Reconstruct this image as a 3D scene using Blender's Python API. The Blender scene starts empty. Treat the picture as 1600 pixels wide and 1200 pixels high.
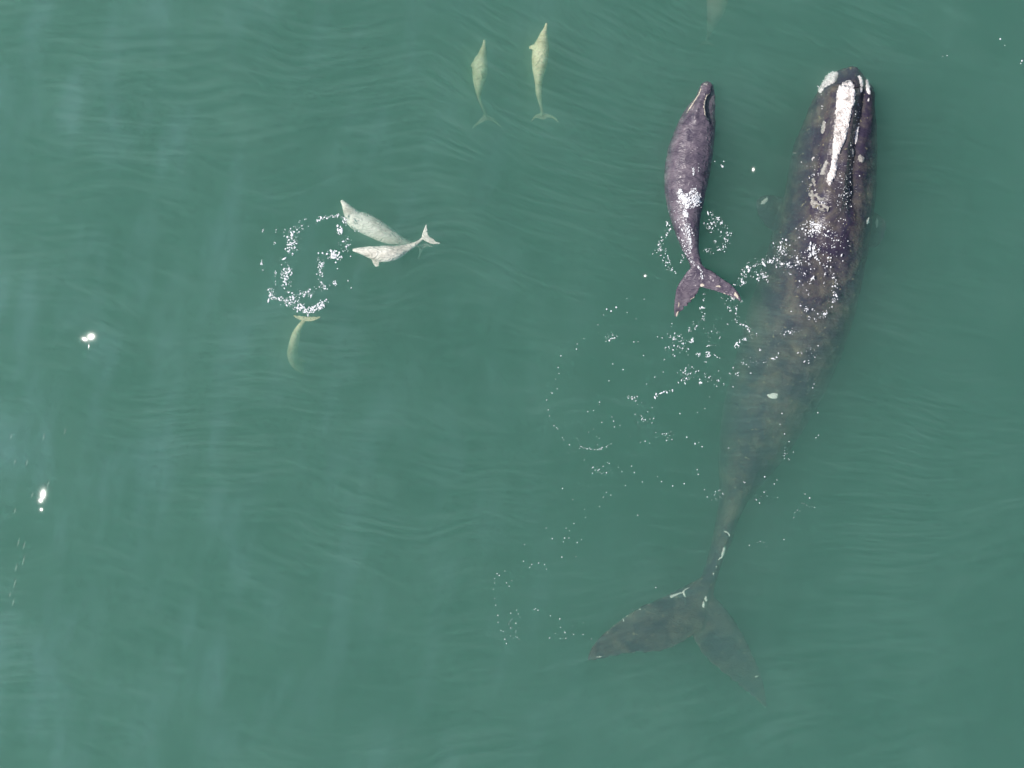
import bpy, bmesh, math, random
from mathutils import Vector, noise
from mathutils.bvhtree import BVHTree

random.seed(7)
S = bpy.context.scene
C = S.collection

# ------------------------------------------------------------------ camera
H = 30.0            # drone height above the water, metres
PPM = 64.0          # photograph pixels per metre at the water's surface
cd = bpy.data.cameras.new('camera'); cam = bpy.data.objects.new('camera', cd); C.objects.link(cam)
cam.location = (0, 0, H); cam.rotation_euler = (0, 0, 0)
cd.sensor_width = 36; cd.lens = 36 * H / (1600 / PPM); cd.clip_end = 2000
S.camera = cam

# ------------------------------------------------------------------ light
SUN_EL, SUN_AZ = math.radians(52), math.radians(183)     # azimuth counted from +x, anticlockwise
sd = Vector((math.cos(SUN_EL) * math.cos(SUN_AZ), math.cos(SUN_EL) * math.sin(SUN_AZ), math.sin(SUN_EL)))
w = bpy.data.worlds.new('World'); S.world = w; w.use_nodes = True
nt = w.node_tree
sky = nt.nodes.new('ShaderNodeTexSky'); sky.sky_type = 'NISHITA'; sky.sun_disc = False
sky.sun_elevation = SUN_EL; sky.sun_rotation = math.pi / 2 - SUN_AZ
bg = nt.nodes['Background']; bg.inputs['Strength'].default_value = 0.09
nt.links.new(sky.outputs[0], bg.inputs[0])
sl = bpy.data.lights.new('sun', 'SUN'); sl.energy = 4.2; sl.angle = math.radians(0.5); sl.color = (1, 0.95, 0.88)
so = bpy.data.objects.new('sun', sl); C.objects.link(so)
so.rotation_euler = sd.to_track_quat('Z', 'Y').to_euler(); so.location = sd * 60
S.view_settings.view_transform = 'Standard'; S.view_settings.look = 'None'
S.view_settings.exposure = 0.15; S.view_settings.gamma = 1; S.view_settings.use_curve_mapping = False
cy = S.cycles
cy.use_denoising = True
cy.max_bounces = 12; cy.volume_bounces = 5; cy.diffuse_bounces = 3; cy.transparent_max_bounces = 16
cy.volume_max_steps = 64

# ------------------------------------------------------------------ helpers
def P(px, py, z=0.0):
    """Place in metres of a point of the photograph that lies at height z."""
    s = (H - z) / H / PPM
    return Vector(((px - 800) * s, (600 - py) * s, z))
def tag(o, label=None, cat=None, group=None, kind=None):
    if label: o['label'] = label
    if cat: o['category'] = cat
    if group: o['group'] = group
    if kind: o['kind'] = kind
    return o
def mesh_obj(name, verts, faces, mat, parent=None, smooth=True):
    me = bpy.data.meshes.new(name); me.from_pydata([tuple(v) for v in verts], [], faces); me.update()
    if smooth: me.polygons.foreach_set('use_smooth', [True] * len(me.polygons))
    me.materials.append(mat)
    o = bpy.data.objects.new(name, me); C.objects.link(o)
    if parent: o.parent = parent
    return o
def empty(name, loc=(0, 0, 0)):
    o = bpy.data.objects.new(name, None); C.objects.link(o); o.location = loc; return o
def adopt(o, root):
    o.parent = root; o.matrix_parent_inverse = root.matrix_world.inverted()
    o.matrix_parent_inverse.identity(); o.location = o.location - root.location
def new_mat(name):
    m = bpy.data.materials.new(name); m.use_nodes = True
    n = m.node_tree.nodes; n.clear()
    out = n.new('ShaderNodeOutputMaterial')
    return m, m.node_tree, out

# ------------------------------------------------------------------ materials
def water_volume():
    m, t, out = new_mat('turbid_green_water')
    sc = t.nodes.new('ShaderNodeVolumeScatter'); sc.inputs['Color'].default_value = (0.465, 0.735, 0.645, 1)
    sc.inputs['Density'].default_value = 1.0; sc.inputs['Anisotropy'].default_value = 0.55
    ab = t.nodes.new('ShaderNodeVolumeAbsorption'); ab.inputs['Color'].default_value = (0.22, 0.68, 0.55, 1)
    ab.inputs['Density'].default_value = 0.46
    ad = t.nodes.new('ShaderNodeAddShader')
    t.links.new(sc.outputs[0], ad.inputs[0]); t.links.new(ab.outputs[0], ad.inputs[1])
    t.links.new(ad.outputs[0], out.inputs['Volume'])
    return m
def skin(name, dark, light, scale, contrast=(0.42, 0.68), rough=0.32, bump=0.3, bscale=14, detail=7, ripple=0.0, speck=None):
    m, t, out = new_mat(name)
    N = t.nodes.new; L = t.links.new
    p = N('ShaderNodeBsdfPrincipled'); L(p.outputs[0], out.inputs[0])
    tc = N('ShaderNodeTexCoord')
    n1 = N('ShaderNodeTexNoise'); n1.inputs['Scale'].default_value = scale; n1.inputs['Detail'].default_value = detail
    n1.inputs['Roughness'].default_value = 0.62; n1.inputs['Distortion'].default_value = 0.6
    L(tc.outputs['Object'], n1.inputs['Vector'])
    r = N('ShaderNodeValToRGB'); r.color_ramp.elements[0].position = contrast[0]; r.color_ramp.elements[1].position = contrast[1]
    r.color_ramp.elements[0].color = (*dark, 1); r.color_ramp.elements[1].color = (*light, 1)
    L(n1.outputs[0], r.inputs[0])
    col = r.outputs[0]
    if speck:
        n3 = N('ShaderNodeTexNoise'); n3.inputs['Scale'].default_value = speck[0]; n3.inputs['Detail'].default_value = 3
        L(tc.outputs['Object'], n3.inputs['Vector'])
        r3 = N('ShaderNodeValToRGB'); r3.color_ramp.elements[0].position = speck[1]; r3.color_ramp.elements[1].position = speck[1] + 0.06
        L(n3.outputs[0], r3.inputs[0])
        mx = N('ShaderNodeMix'); mx.data_type = 'RGBA'
        L(r3.outputs[0], mx.inputs[0]); L(col, mx.inputs[6]); mx.inputs[7].default_value = (*speck[2], 1)
        col = mx.outputs[2]
    L(col, p.inputs['Base Color'])
    p.inputs['Roughness'].default_value = rough
    n2 = N('ShaderNodeTexNoise'); n2.inputs['Scale'].default_value = bscale; n2.inputs['Detail'].default_value = 5
    L(tc.outputs['Object'], n2.inputs['Vector'])
    b = N('ShaderNodeBump'); b.inputs['Strength'].default_value = bump; b.inputs['Distance'].default_value = 0.04
    L(n2.outputs[0], b.inputs['Height'])
    last = b
    if ripple:
        mp = N('ShaderNodeMapping'); mp.inputs['Scale'].default_value = (1.1, 3.4, 1.0); mp.inputs['Rotation'].default_value = (0, 0, 0.25)
        wn = N('ShaderNodeTexNoise'); wn.inputs['Scale'].default_value = 2.2; wn.inputs['Detail'].default_value = 3; L(tc.outputs['Object'], wn.inputs['Vector'])
        va = N('ShaderNodeVectorMath'); va.operation = 'MULTIPLY_ADD'; L(wn.outputs['Color'], va.inputs[0]); va.inputs[1].default_value = (0.35, 0.35, 0.35); L(tc.outputs['Object'], va.inputs[2])
        L(va.outputs[0], mp.inputs['Vector'])
        vo = N('ShaderNodeTexNoise'); vo.inputs['Scale'].default_value = 2.1; vo.inputs['Detail'].default_value = 1.5; vo.inputs['Distortion'].default_value = 0.4; L(mp.outputs[0], vo.inputs['Vector'])
        # narrow crests along the contour lines of a noise field
        wr = N('ShaderNodeMath'); wr.operation = 'PINGPONG'; L(vo.outputs[0], wr.inputs[0]); wr.inputs[1].default_value = 0.08
        rg = N('ShaderNodeMapRange'); rg.inputs['From Min'].default_value = 0.0; rg.inputs['From Max'].default_value = 0.06; rg.inputs['To Min'].default_value = 1; rg.inputs['To Max'].default_value = 0
        L(wr.outputs[0], rg.inputs['Value'])
        rg.interpolation_type = 'SMOOTHSTEP'
        b2 = N('ShaderNodeBump'); b2.inputs['Strength'].default_value = ripple; b2.inputs['Distance'].default_value = 0.028
        L(rg.outputs[0], b2.inputs['Height']); L(b.outputs[0], b2.inputs['Normal'])
        last = b2
    L(last.outputs[0], p.inputs['Normal'])
    # wet skin only shines where it stands clear of the water, which matches it optically
    ge = N('ShaderNodeNewGeometry'); sp = N('ShaderNodeSeparateXYZ'); L(ge.outputs['Position'], sp.inputs[0])
    mr = N('ShaderNodeMapRange'); mr.inputs['From Min'].default_value = -0.02; mr.inputs['From Max'].default_value = 0.04
    mr.inputs['To Min'].default_value = 0.04; mr.inputs['To Max'].default_value = 0.5
    L(sp.outputs['Z'], mr.inputs['Value']); L(mr.outputs[0], p.inputs['Specular IOR Level'])
    return m
M_water = water_volume()
M_bed = skin('silty_seabed', (0.10, 0.17, 0.13), (0.20, 0.24, 0.17), 0.08, rough=0.9, bump=0.1)
M_whale = skin('dark_whale_skin', (0.042, 0.034, 0.060), (0.17, 0.145, 0.115), 1.9, (0.42, 0.78), rough=0.34, bump=0.9, bscale=5, ripple=0.3, speck=(11, 0.655, (0.26, 0.23, 0.15)))
M_calf = skin('calf_skin', (0.072, 0.058, 0.086), (0.25, 0.205, 0.235), 3.8, (0.35, 0.78), rough=0.36, bump=0.35, bscale=7, ripple=0.5)
M_dolphin = skin('pale_dolphin_skin', (0.38, 0.36, 0.20), (0.80, 0.77, 0.52), 3.2, (0.3, 0.68), rough=0.4, bump=0.5, bscale=9, ripple=0.5)
M_deep = skin('brownish_dolphin_skin', (0.32, 0.22, 0.16), (0.60, 0.42, 0.34), 3.2, (0.3, 0.68), rough=0.5)
M_dolphin_white = skin('whitish_dolphin_skin', (0.40, 0.37, 0.31), (0.76, 0.73, 0.64), 2.6, (0.30, 0.56), rough=0.38, bump=0.3, bscale=6, ripple=0.55)
M_callo = skin('rough_white_callosity', (0.30, 0.27, 0.26), (0.86, 0.80, 0.78), 5, (0.30, 0.50), rough=0.8, bump=1.0, bscale=22)
M_callog = skin('greyish_callosity', (0.22, 0.21, 0.2), (0.55, 0.52, 0.48), 9, (0.3, 0.7), rough=0.75, bump=0.9, bscale=30)
M_scar = skin('white_scar', (0.72, 0.76, 0.62), (0.93, 0.93, 0.82), 12, (0.3, 0.6), rough=0.6, bump=0.3, bscale=20)
M_lip = skin('pale_lip', (0.42, 0.34, 0.26), (0.75, 0.66, 0.55), 12, (0.3, 0.6), rough=0.6, bump=0.3, bscale=20)
M_foam = skin('white_foam', (0.80, 0.80, 0.82), (0.95, 0.94, 0.96), 20, (0.3, 0.6), rough=0.35, bump=0.4, bscale=40)
def glossy_water(name, rough, strength=1.0, tint=(1, 1, 1)):
    m, t, out = new_mat(name); N = t.nodes.new; L = t.links.new
    tr = N('ShaderNodeBsdfTransparent'); g = N('ShaderNodeBsdfGlossy'); g.inputs['Roughness'].default_value = rough
    g.inputs['Color'].default_value = (*tint, 1)
    at = N('ShaderNodeAttribute'); at.attribute_name = 'film'
    fr = N('ShaderNodeFresnel'); fr.inputs['IOR'].default_value = 1.33
    mu = N('ShaderNodeMath'); mu.operation = 'MULTIPLY'; L(fr.outputs[0], mu.inputs[0]); L(at.outputs['Fac'], mu.inputs[1])
    mu2 = N('ShaderNodeMath'); mu2.operation = 'MULTIPLY'; L(mu.outputs[0], mu2.inputs[0]); mu2.inputs[1].default_value = strength
    mx = N('ShaderNodeMixShader'); L(mu2.outputs[0], mx.inputs[0]); L(tr.outputs[0], mx.inputs[1]); L(g.outputs[0], mx.inputs[2])
    L(mx.outputs[0], out.inputs[0])
    return m
M_glint = glossy_water('smooth_wavelet', 0.17, 1.0)
M_streak = glossy_water('rough_wavelet', 0.4, 0.35)

# ------------------------------------------------------------------ water and seabed
def box(name, x, y, z0, z1, mat):
    v = [(sx * x, sy * y, z) for z in (z0, z1) for sx, sy in ((-1, -1), (1, -1), (1, 1), (-1, 1))]
    f = [(3, 2, 1, 0), (4, 5, 6, 7), (0, 1, 5, 4), (1, 2, 6, 5), (2, 3, 7, 6), (3, 0, 4, 7)]
    return mesh_obj(name, v, f, mat, smooth=False)
tag(box('water', 250, 250, -9.0, 0.0, M_water), kind='structure')
bed = mesh_obj('seabed', [(-300, -300, -8.8), (300, -300, -8.8), (300, 300, -8.8), (-300, 300, -8.8)], [(0, 1, 2, 3)], M_bed)
tag(bed, kind='structure')

def painted_sheen_streaks():  # ripple light and sky sheen put into the colour and density of a volume
    m, t, out = new_mat('painted_sheen_streaks'); N = t.nodes.new; L = t.links.new
    def M(op, a, b=None, c=None):
        q = N('ShaderNodeMath'); q.operation = op
        for k, x in enumerate((a, b, c)):
            if x is None: continue
            if isinstance(x, (int, float)): q.inputs[k].default_value = x
            else: L(x, q.inputs[k])
        return q.outputs[0]
    tc = N('ShaderNodeTexCoord'); sp = N('ShaderNodeSeparateXYZ'); L(tc.outputs['Object'], sp.inputs[0])
    X, Y = sp.outputs['X'], sp.outputs['Y']
    nz = N('ShaderNodeTexNoise'); nz.inputs['Scale'].default_value = 0.13; nz.inputs['Detail'].default_value = 2
    L(tc.outputs['Object'], nz.inputs['Vector'])
    wob = M('MULTIPLY', M('SUBTRACT', nz.outputs[0], 0.5), 3.6)
    # surface ripples painted as density streaks, drawing together towards +x
    V = M('ADD', M('MULTIPLY', Y, M('ADD', M('MULTIPLY', M('MAXIMUM', M('ADD', X, 2.0), 0.0), 0.055), 1.0)), wob)
    def field(ux, uy, sx, sy, detail, lo, hi, amp, seed):
        cb = N('ShaderNodeCombineXYZ'); L(M('MULTIPLY', ux, sx), cb.inputs[0]); L(M('MULTIPLY', uy, sy), cb.inputs[1]); cb.inputs[2].default_value = seed
        n = N('ShaderNodeTexNoise'); n.inputs['Scale'].default_value = 1.0; n.inputs['Detail'].default_value = detail; n.inputs['Roughness'].default_value = 0.6
        L(cb.outputs[0], n.inputs['Vector'])
        r = N('ShaderNodeMapRange'); r.inputs['From Min'].default_value = lo; r.inputs['From Max'].default_value = hi
        r.inputs['To Min'].default_value = 0; r.inputs['To Max'].default_value = amp; r.interpolation_type = 'SMOOTHSTEP'
        L(n.outputs[0], r.inputs['Value']); return r.outputs[0]
    patch = field(X, Y, 0.22, 0.22, 2, 0.40, 0.62, 1.0, 4.4)
    fine = M('MULTIPLY', field(X, V, 0.38, 8.5, 3, 0.38, 0.72, 0.52, 0.0), M('ADD', M('MULTIPLY', patch, 0.75), 0.25))
    cross = field(M('ADD', X, M('MULTIPLY', Y, -0.25)), M('ADD', V, M('MULTIPLY', X, 0.30)), 0.5, 6.5, 3, 0.48, 0.76, 0.30, 7.0)
    # painted sky sheen: bluish streaks along y, thinning out towards +x
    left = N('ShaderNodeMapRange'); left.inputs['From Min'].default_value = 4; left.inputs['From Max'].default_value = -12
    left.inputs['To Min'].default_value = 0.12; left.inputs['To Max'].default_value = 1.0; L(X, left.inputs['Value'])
    sky_sheen = M('MULTIPLY', field(M('SUBTRACT', X, M('ADD', M('MULTIPLY', Y, 0.14), M('MULTIPLY', wob, 0.35))), Y, 1.25, 0.36, 4, 0.42, 0.82, 0.85, 2.2), left.outputs[0])
    broad = field(X, Y, 0.35, 0.3, 3, 0.35, 0.75, 0.22, 9.1)
    s1 = N('ShaderNodeVolumeScatter'); s1.inputs['Color'].default_value = (0.62, 0.88, 0.74, 1); s1.inputs['Anisotropy'].default_value = 0.2
    L(M('ADD', M('ADD', fine, cross), broad), s1.inputs['Density'])
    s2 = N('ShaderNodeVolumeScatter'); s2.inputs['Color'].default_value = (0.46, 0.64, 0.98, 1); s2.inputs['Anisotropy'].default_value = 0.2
    L(sky_sheen, s2.inputs['Density'])
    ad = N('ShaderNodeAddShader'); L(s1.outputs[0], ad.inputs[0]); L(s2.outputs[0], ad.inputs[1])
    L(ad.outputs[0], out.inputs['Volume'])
    return m
tag(box('water_sheen_layer', 22, 18, -0.30, -0.03, painted_sheen_streaks()), kind='structure')  # thin added layer that carries the painted ripples and sky sheen

# ------------------------------------------------------------------ animal bodies
def catmull(pts, n):
    out = []
    m = len(pts)
    for i in range(m - 1):
        p0 = pts[max(i - 1, 0)]; p1 = pts[i]; p2 = pts[i + 1]; p3 = pts[min(i + 2, m - 1)]
        for k in range(n):
            t = k / n
            out.append(tuple(0.5 * ((2 * b) + (-a + c) * t + (2 * a - 5 * b + 4 * c - d) * t * t + (-a + 3 * b - 3 * c + d) * t ** 3)
                             for a, b, c, d in zip(p0, p1, p2, p3)))
    out.append(tuple(pts[-1]))
    return out
def loft(stations, verts, faces, n=6, ring=28, flat=2.0):
    """Stations: (px, py, width px, z of the back, height m). A closed tube with superelliptic rings."""
    st = catmull(stations, n)
    cen = []
    for (px, py, wd, zt, h) in st:
        zm = zt - h / 2
        cen.append((P(px, py, zm), max(wd, 1.0) / PPM / 2 * (H - zm) / H, max(h, 0.01) / 2))
    base = len(verts)
    for i, (c, hw, hh) in enumerate(cen):
        d = (cen[min(i + 1, len(cen) - 1)][0] - cen[max(i - 1, 0)][0]).normalized()
        side = Vector((d.y, -d.x, 0))
        side = side.normalized() if side.length > 1e-6 else Vector((1, 0, 0))
        up = side.cross(d).normalized()
        if up.z < 0: up = -up
        for k in range(ring):
            a = 2 * math.pi * k / ring
            ca, sa = math.cos(a), math.sin(a)
            ca = math.copysign(abs(ca) ** (2 / flat), ca); sa = math.copysign(abs(sa) ** (2 / flat), sa)
            verts.append(c + side * ca * hw + up * sa * hh)
    for i in range(len(cen) - 1):
        for k in range(ring):
            a = base + i * ring + k; b = base + i * ring + (k + 1) % ring
            faces.append((a, b, b + ring, a + ring))
    faces.append(tuple(base + k for k in reversed(range(ring))))
    faces.append(tuple(base + (len(cen) - 1) * ring + k for k in range(ring)))
MINTH = 0.05
def fin(lead, trail, zs, thick, verts, faces, n=5, ring=16):
    """A fluke or flipper between a leading and a trailing edge (px points), z per section, thickness per section."""
    rows = catmull([(*a, *b, z, th) for a, b, z, th in zip(lead, trail, zs, thick)], n)
    base = len(verts)
    for (lx, ly, tx, ty, z, th) in rows:
        A, B = P(lx, ly, z), P(tx, ty, z)
        mid = (A + B) / 2; half = (B - A) / 2
        for k in range(ring):
            a = 2 * math.pi * k / ring
            verts.append(mid + half * math.cos(a) + Vector((0, 0, 1)) * max(th, MINTH) * math.copysign(abs(math.sin(a)) ** 0.6, math.sin(a)) * (0.75 - 0.4 * math.cos(a)))
    for i in range(len(rows) - 1):
        for k in range(ring):
            a = base + i * ring + k; b = base + i * ring + (k + 1) % ring
            faces.append((a, b, b + ring, a + ring))
    faces.append(tuple(base + k for k in reversed(range(ring))))
    faces.append(tuple(base + (len(rows) - 1) * ring + k for k in range(ring)))
def fuse(name, verts, faces, mat, voxel, smooth=6, shape=None):
    """Weld overlapping closed shells into one continuous skin."""
    o = mesh_obj(name + '_raw', verts, faces, mat)
    bm = bmesh.new(); bm.from_mesh(o.data); bmesh.ops.recalc_face_normals(bm, faces=bm.faces); bm.to_mesh(o.data); bm.free()
    r = o.modifiers.new('r', 'REMESH'); r.mode = 'VOXEL'; r.voxel_size = voxel; r.use_smooth_shade = True
    s = o.modifiers.new('s', 'CORRECTIVE_SMOOTH') if False else o.modifiers.new('s', 'SMOOTH'); s.iterations = smooth; s.factor = 0.5
    dg = bpy.context.evaluated_depsgraph_get()
    me = bpy.data.meshes.new_from_object(o.evaluated_get(dg))
    me.name = name
    old = o.data; bpy.data.objects.remove(o); bpy.data.meshes.remove(old)
    if shape:
        nor = [v.normal.copy() for v in me.vertices]; cos = [v.co.copy() for v in me.vertices]
        flat_ = [c for co, nr in zip(cos, nor) for c in shape(co, nr)]
        me.vertices.foreach_set('co', flat_)
        me.update()
    me.polygons.foreach_set('use_smooth', [True] * len(me.polygons))
    if not me.materials: me.materials.append(mat)
    q = bpy.data.objects.new(name, me); C.objects.link(q)
    return q
def bvh_of(o):
    me = o.data
    return BVHTree.FromPolygons([v.co.copy() for v in me.vertices], [tuple(p.vertices) for p in me.polygons])
def px_of(v):
    s = (H - v.z) / H / PPM
    return v.x / s + 800, 600 - v.y / s
EYE = Vector((0, 0, H))
def on(bvh, px, py):
    h = bvh.ray_cast(EYE, (P(px, py, 0) - EYE).normalized())
    return (h[0], h[1]) if h[0] is not None else (None, None)
def inside(x, y, poly):
    c = False; j = len(poly) - 1
    for i in range(len(poly)):
        xi, yi = poly[i]; xj, yj = poly[j]
        if (yi > y) != (yj > y) and x < (xj - xi) * (y - yi) / (yj - yi) + xi: c = not c
        j = i
    return c
def edge_dist(x, y, poly):
    best = 1e9
    for i in range(len(poly)):
        ax, ay = poly[i - 1]; bx, by = poly[i]
        dx, dy = bx - ax, by - ay
        t = max(0, min(1, ((x - ax) * dx + (y - ay) * dy) / (dx * dx + dy * dy + 1e-9)))
        best = min(best, math.hypot(x - ax - t * dx, y - ay - t * dy))
    return best
def drape(name, poly, bvh, mat, thick=0.03, step=1.0, rough=0.5, holes=0.0, ns=0.25, parent=None, level=None, near=False):
    """A raised patch lying on the skin (or on the water where there is no skin under it)."""
    xs = [p[0] for p in poly]; ys = [p[1] for p in poly]
    x0, x1, y0, y1 = min(xs) - 1, max(xs) + 1, min(ys) - 1, max(ys) + 1
    nx, ny = int((x1 - x0) / step) + 2, int((y1 - y0) / step) + 2
    idx, verts, faces, ins = {}, [], [], {}
    for i in range(nx):
        for j in range(ny):
            x, y = x0 + i * step, y0 + j * step
            jx = x + 2.2 * rough * noise.noise(Vector((x * 0.35, y * 0.35, 1.7))); jy = y + 2.2 * rough * noise.noise(Vector((x * 0.35, y * 0.35, 8.3)))
            k = inside(jx, jy, poly)
            if k and holes and noise.noise(Vector((x * ns, y * ns * 0.7, 3.1))) + 0.5 * noise.noise(Vector((x * ns * 3, y * ns * 3, 5.1))) < holes - 0.5: k = False
            ins[i, j] = k
    def vert(i, j):
        if (i, j) in idx: return idx[i, j]
        x, y = x0 + i * step, y0 + j * step
        h, nn = on(bvh, x, y) if bvh else (None, None)
        if h is None or (level is not None and h.z < level):
            h, nn = P(x, y, level if level is not None else 0.0), Vector((0, 0, 1))
            if level is None and bvh:
                q = bvh.find_nearest(P(x, y, -0.72), 0.14) if near else None
                if q is None or q[0] is None: idx[i, j] = None; return None
                h, nn = q[0], q[1]
        full = all(ins.get((i + a, j + b), False) for a in (-1, 0, 1) for b in (-1, 0, 1))
        e = min(1.0, edge_dist(x, y, poly) / 4.0) if full else 0.0
        t = thick * (e ** 0.5) * (1 + rough * noise.noise(Vector((x * 0.6, y * 0.6, 0)))) + (0.006 if full else -0.012)
        idx[i, j] = len(verts); verts.append(h + nn * t); return idx[i, j]
    for i in range(nx - 1):
        for j in range(ny - 1):
            if ins[i, j] and ins[i + 1, j] and ins[i, j + 1] and ins[i + 1, j + 1]:
                q = [vert(i, j), vert(i, j + 1), vert(i + 1, j + 1), vert(i + 1, j)]
                if None not in q: faces.append(tuple(q))
    if not faces: return None
    if not holes:                                  # keep the largest connected piece only
        par = list(range(len(verts)))
        def root(a):
            while par[a] != a: par[a] = par[par[a]]; a = par[a]
            return a
        for q in faces:
            for b in q[1:]: par[root(b)] = root(q[0])
        cnt = {}
        for q in faces: cnt[root(q[0])] = cnt.get(root(q[0]), 0) + 1
        best = max(cnt, key=cnt.get)
        faces = [q for q in faces if root(q[0]) == best]
        used = sorted({a for q in faces for a in q}); mp = {a: k for k, a in enumerate(used)}
        verts = [verts[a] for a in used]; faces = [tuple(mp[a] for a in q) for q in faces]
    o = mesh_obj(name, verts, faces, mat)
    if parent: adopt(o, parent)
    return o
def blob(cx, cy, rx, ry, ang=0, jag=0.25, n=18):
    out = []
    s = random.random() * 50
    for k in range(n):
        a = 2 * math.pi * k / n
        r = 1 + jag * noise.noise(Vector((math.cos(a) * 1.5 + s, math.sin(a) * 1.5, s))) * 2
        x, y = rx * r * math.cos(a), ry * r * math.sin(a)
        ca, sa = math.cos(math.radians(ang)), math.sin(math.radians(ang))
        out.append((cx + x * ca - y * sa, cy + x * sa + y * ca))
    return out
def ribbon(pts, wd):
    """Outline of a band of given width (px) round a polyline, pointed at the ends."""
    L, R = [], []
    for i, (x, y) in enumerate(pts):
        a = pts[max(i - 1, 0)]; b = pts[min(i + 1, len(pts) - 1)]
        d = Vector((b[0] - a[0], b[1] - a[1])).normalized()
        k = wd / 2 * (0.45 if i in (0, len(pts) - 1) else 1)
        L.append((x - d.y * k, y + d.x * k)); R.append((x + d.y * k, y - d.x * k))
    return L + R[::-1]
def lerp_table(t, x):
    for (a, va), (b, vb) in zip(t, t[1:]):
        if x <= b: return va + (vb - va) * max(0, (x - a)) / (b - a)
    return t[-1][1]

# ------------------------------------------------------------------ the adult whale
def stations_lr(rows): return [((a + b) / 2, y, b - a, zt, h) for (y, a, b, zt, h) in rows]
WH = stations_lr([
    (118, 1308, 1342, -0.06, 0.4), (121, 1299, 1350, 0.0, 0.65), (131, 1285, 1360, 0.06, 1.0), (150, 1276, 1365, 0.14, 1.35),
    (178, 1264, 1367, 0.13, 1.6), (210, 1251, 1369, 0.10, 1.8), (250, 1237, 1369, 0.07, 2.0), (300, 1229, 1366, 0.07, 2.1),
    (350, 1216, 1360, 0.06, 2.2), (400, 1200, 1352, 0.0, 2.3), (450, 1184, 1342, -0.10, 2.3), (500, 1168, 1328, -0.26, 2.2),
    (550, 1154, 1309, -0.42, 2.05), (600, 1141, 1286, -0.56, 1.9), (650, 1128, 1258, -0.68, 1.75), (700, 1121, 1226, -0.76, 1.55),
    (740, 1122, 1196, -0.80, 1.3), (775, 1124, 1170, -0.80, 1.1), (810, 1120, 1153, -0.78, 0.95), (845, 1113, 1142, -0.76, 0.75),
    (880, 1104, 1127, -0.74, 0.58), (915, 1091, 1117, -0.76, 0.42), (945, 1086, 1112, -0.82, 0.3), (970, 1084, 1102, -0.88, 0.2)])
v, f = [], []
loft(WH, v, f, n=6, ring=40, flat=2.0)
fin([(1112, 885), (1092, 903), (1064, 918), (1030, 935), (998, 949), (964, 972), (936, 996), (922, 1016), (918, 1031)],
    [(1098, 985), (1088, 990), (1074, 1000), (1050, 1013), (1024, 1020), (992, 1021), (962, 1026), (940, 1030), (921, 1033)],
    [-0.88, -0.86, -0.82, -0.78, -0.74, -0.70, -0.66, -0.62, -0.60], [0.16, 0.14, 0.11, 0.09, 0.075, 0.06, 0.05, 0.04, 0.025], v, f)
fin([(1108, 910), (1116, 930), (1132, 948), (1150, 972), (1166, 1000), (1180, 1030), (1190, 1056), (1196, 1082), (1198, 1104)],
    [(1084, 975), (1080, 985), (1085, 1002), (1100, 1026), (1122, 1046), (1144, 1064), (1164, 1080), (1182, 1094), (1196, 1107)],
    [-0.92, -0.94, -0.96, -1.0, -1.04, -1.08, -1.14, -1.20, -1.26], [0.16, 0.14, 0.11, 0.09, 0.075, 0.06, 0.05, 0.04, 0.025], v, f)
# pectoral flippers, well below the surface
fin([(1262, 330), (1235, 312), (1212, 306), (1196, 304), (1184, 310)], [(1254, 395), (1224, 376), (1200, 358), (1184, 336), (1180, 318)],
    [-1.4, -1.3, -1.15, -1.05, -1.0], [0.2, 0.13, 0.1, 0.07, 0.03], v, f)
fin([(1330, 330), (1352, 328), (1368, 332), (1380, 342), (1384, 352)], [(1328, 385), (1350, 390), (1368, 388), (1380, 374), (1385, 358)],
    [-1.4, -1.35, -1.2, -1.15, -1.15], [0.2, 0.13, 0.1, 0.07, 0.03], v, f)
def sstep(a, b, x):
    t = max(0.0, min(1.0, (x - a) / (b - a))); return t * t * (3 - 2 * t)
def whale_shape(co, nr):
    x, y = px_of(co)
    z0 = co.z
    up = max(0.0, nr.z)
    if y < 345:
        cx = 1324 - (y - 120) * 0.155
        hw = lerp_table([(110, 15), (130, 21), (180, 24), (230, 23), (290, 27), (345, 34)], y)
        d = (x - cx) / hw
        k = sstep(345, 290, y) * up * (0.25 + 0.75 * sstep(116, 150, y))
        co.z += k * (0.22 * sstep(1.25, 0.55, abs(d)) - 0.08 * math.exp(-((abs(d) - 1.35) / 0.25) ** 2))
        lip = math.exp(-((abs(d) - 2.1) / 0.45) ** 2) * sstep(240, 150, y)
        co.z += k * 0.12 * lip
    # blowhole mound
    co.z += 0.16 * up * math.exp(-(((x - 1289) / 22) ** 2 + ((y - 318) / 22) ** 2))
    n = noise.fractal(Vector((co.x * 1.1, co.y * 1.1, 2.0)), 0.9, 2.1, 4)
    co.z += 0.07 * up * n * sstep(1000, 850, y) * sstep(100, 200, y)
    co += nr * 0.02 * noise.fractal(co * 3.5, 0.9, 2.1, 3) * sstep(900, 700, y)
    return co
whale = empty('right_whale', P(1240, 500, 0))
bpy.context.view_layer.update()
wbody = fuse('body', v, f, M_whale, 0.03, 7, whale_shape)
wb = bvh_of(wbody)
adopt(wbody, whale)
tag(whale, 'huge dark adult whale with a long white callosity down its head, flukes trailing below', 'whale')
def c1(p): return (1160 + p[0] / 4.286, 90 + p[1] / 4.286)
def w_patch(name, poly, mat, thick, rough=0.5, label=None, step=1.0, holes=0.0):
    o = drape(name, poly, wb, mat, thick, step, rough, holes, parent=whale, near=(mat is M_scar))
    if o and label: tag(o, label)
    return o
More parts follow.
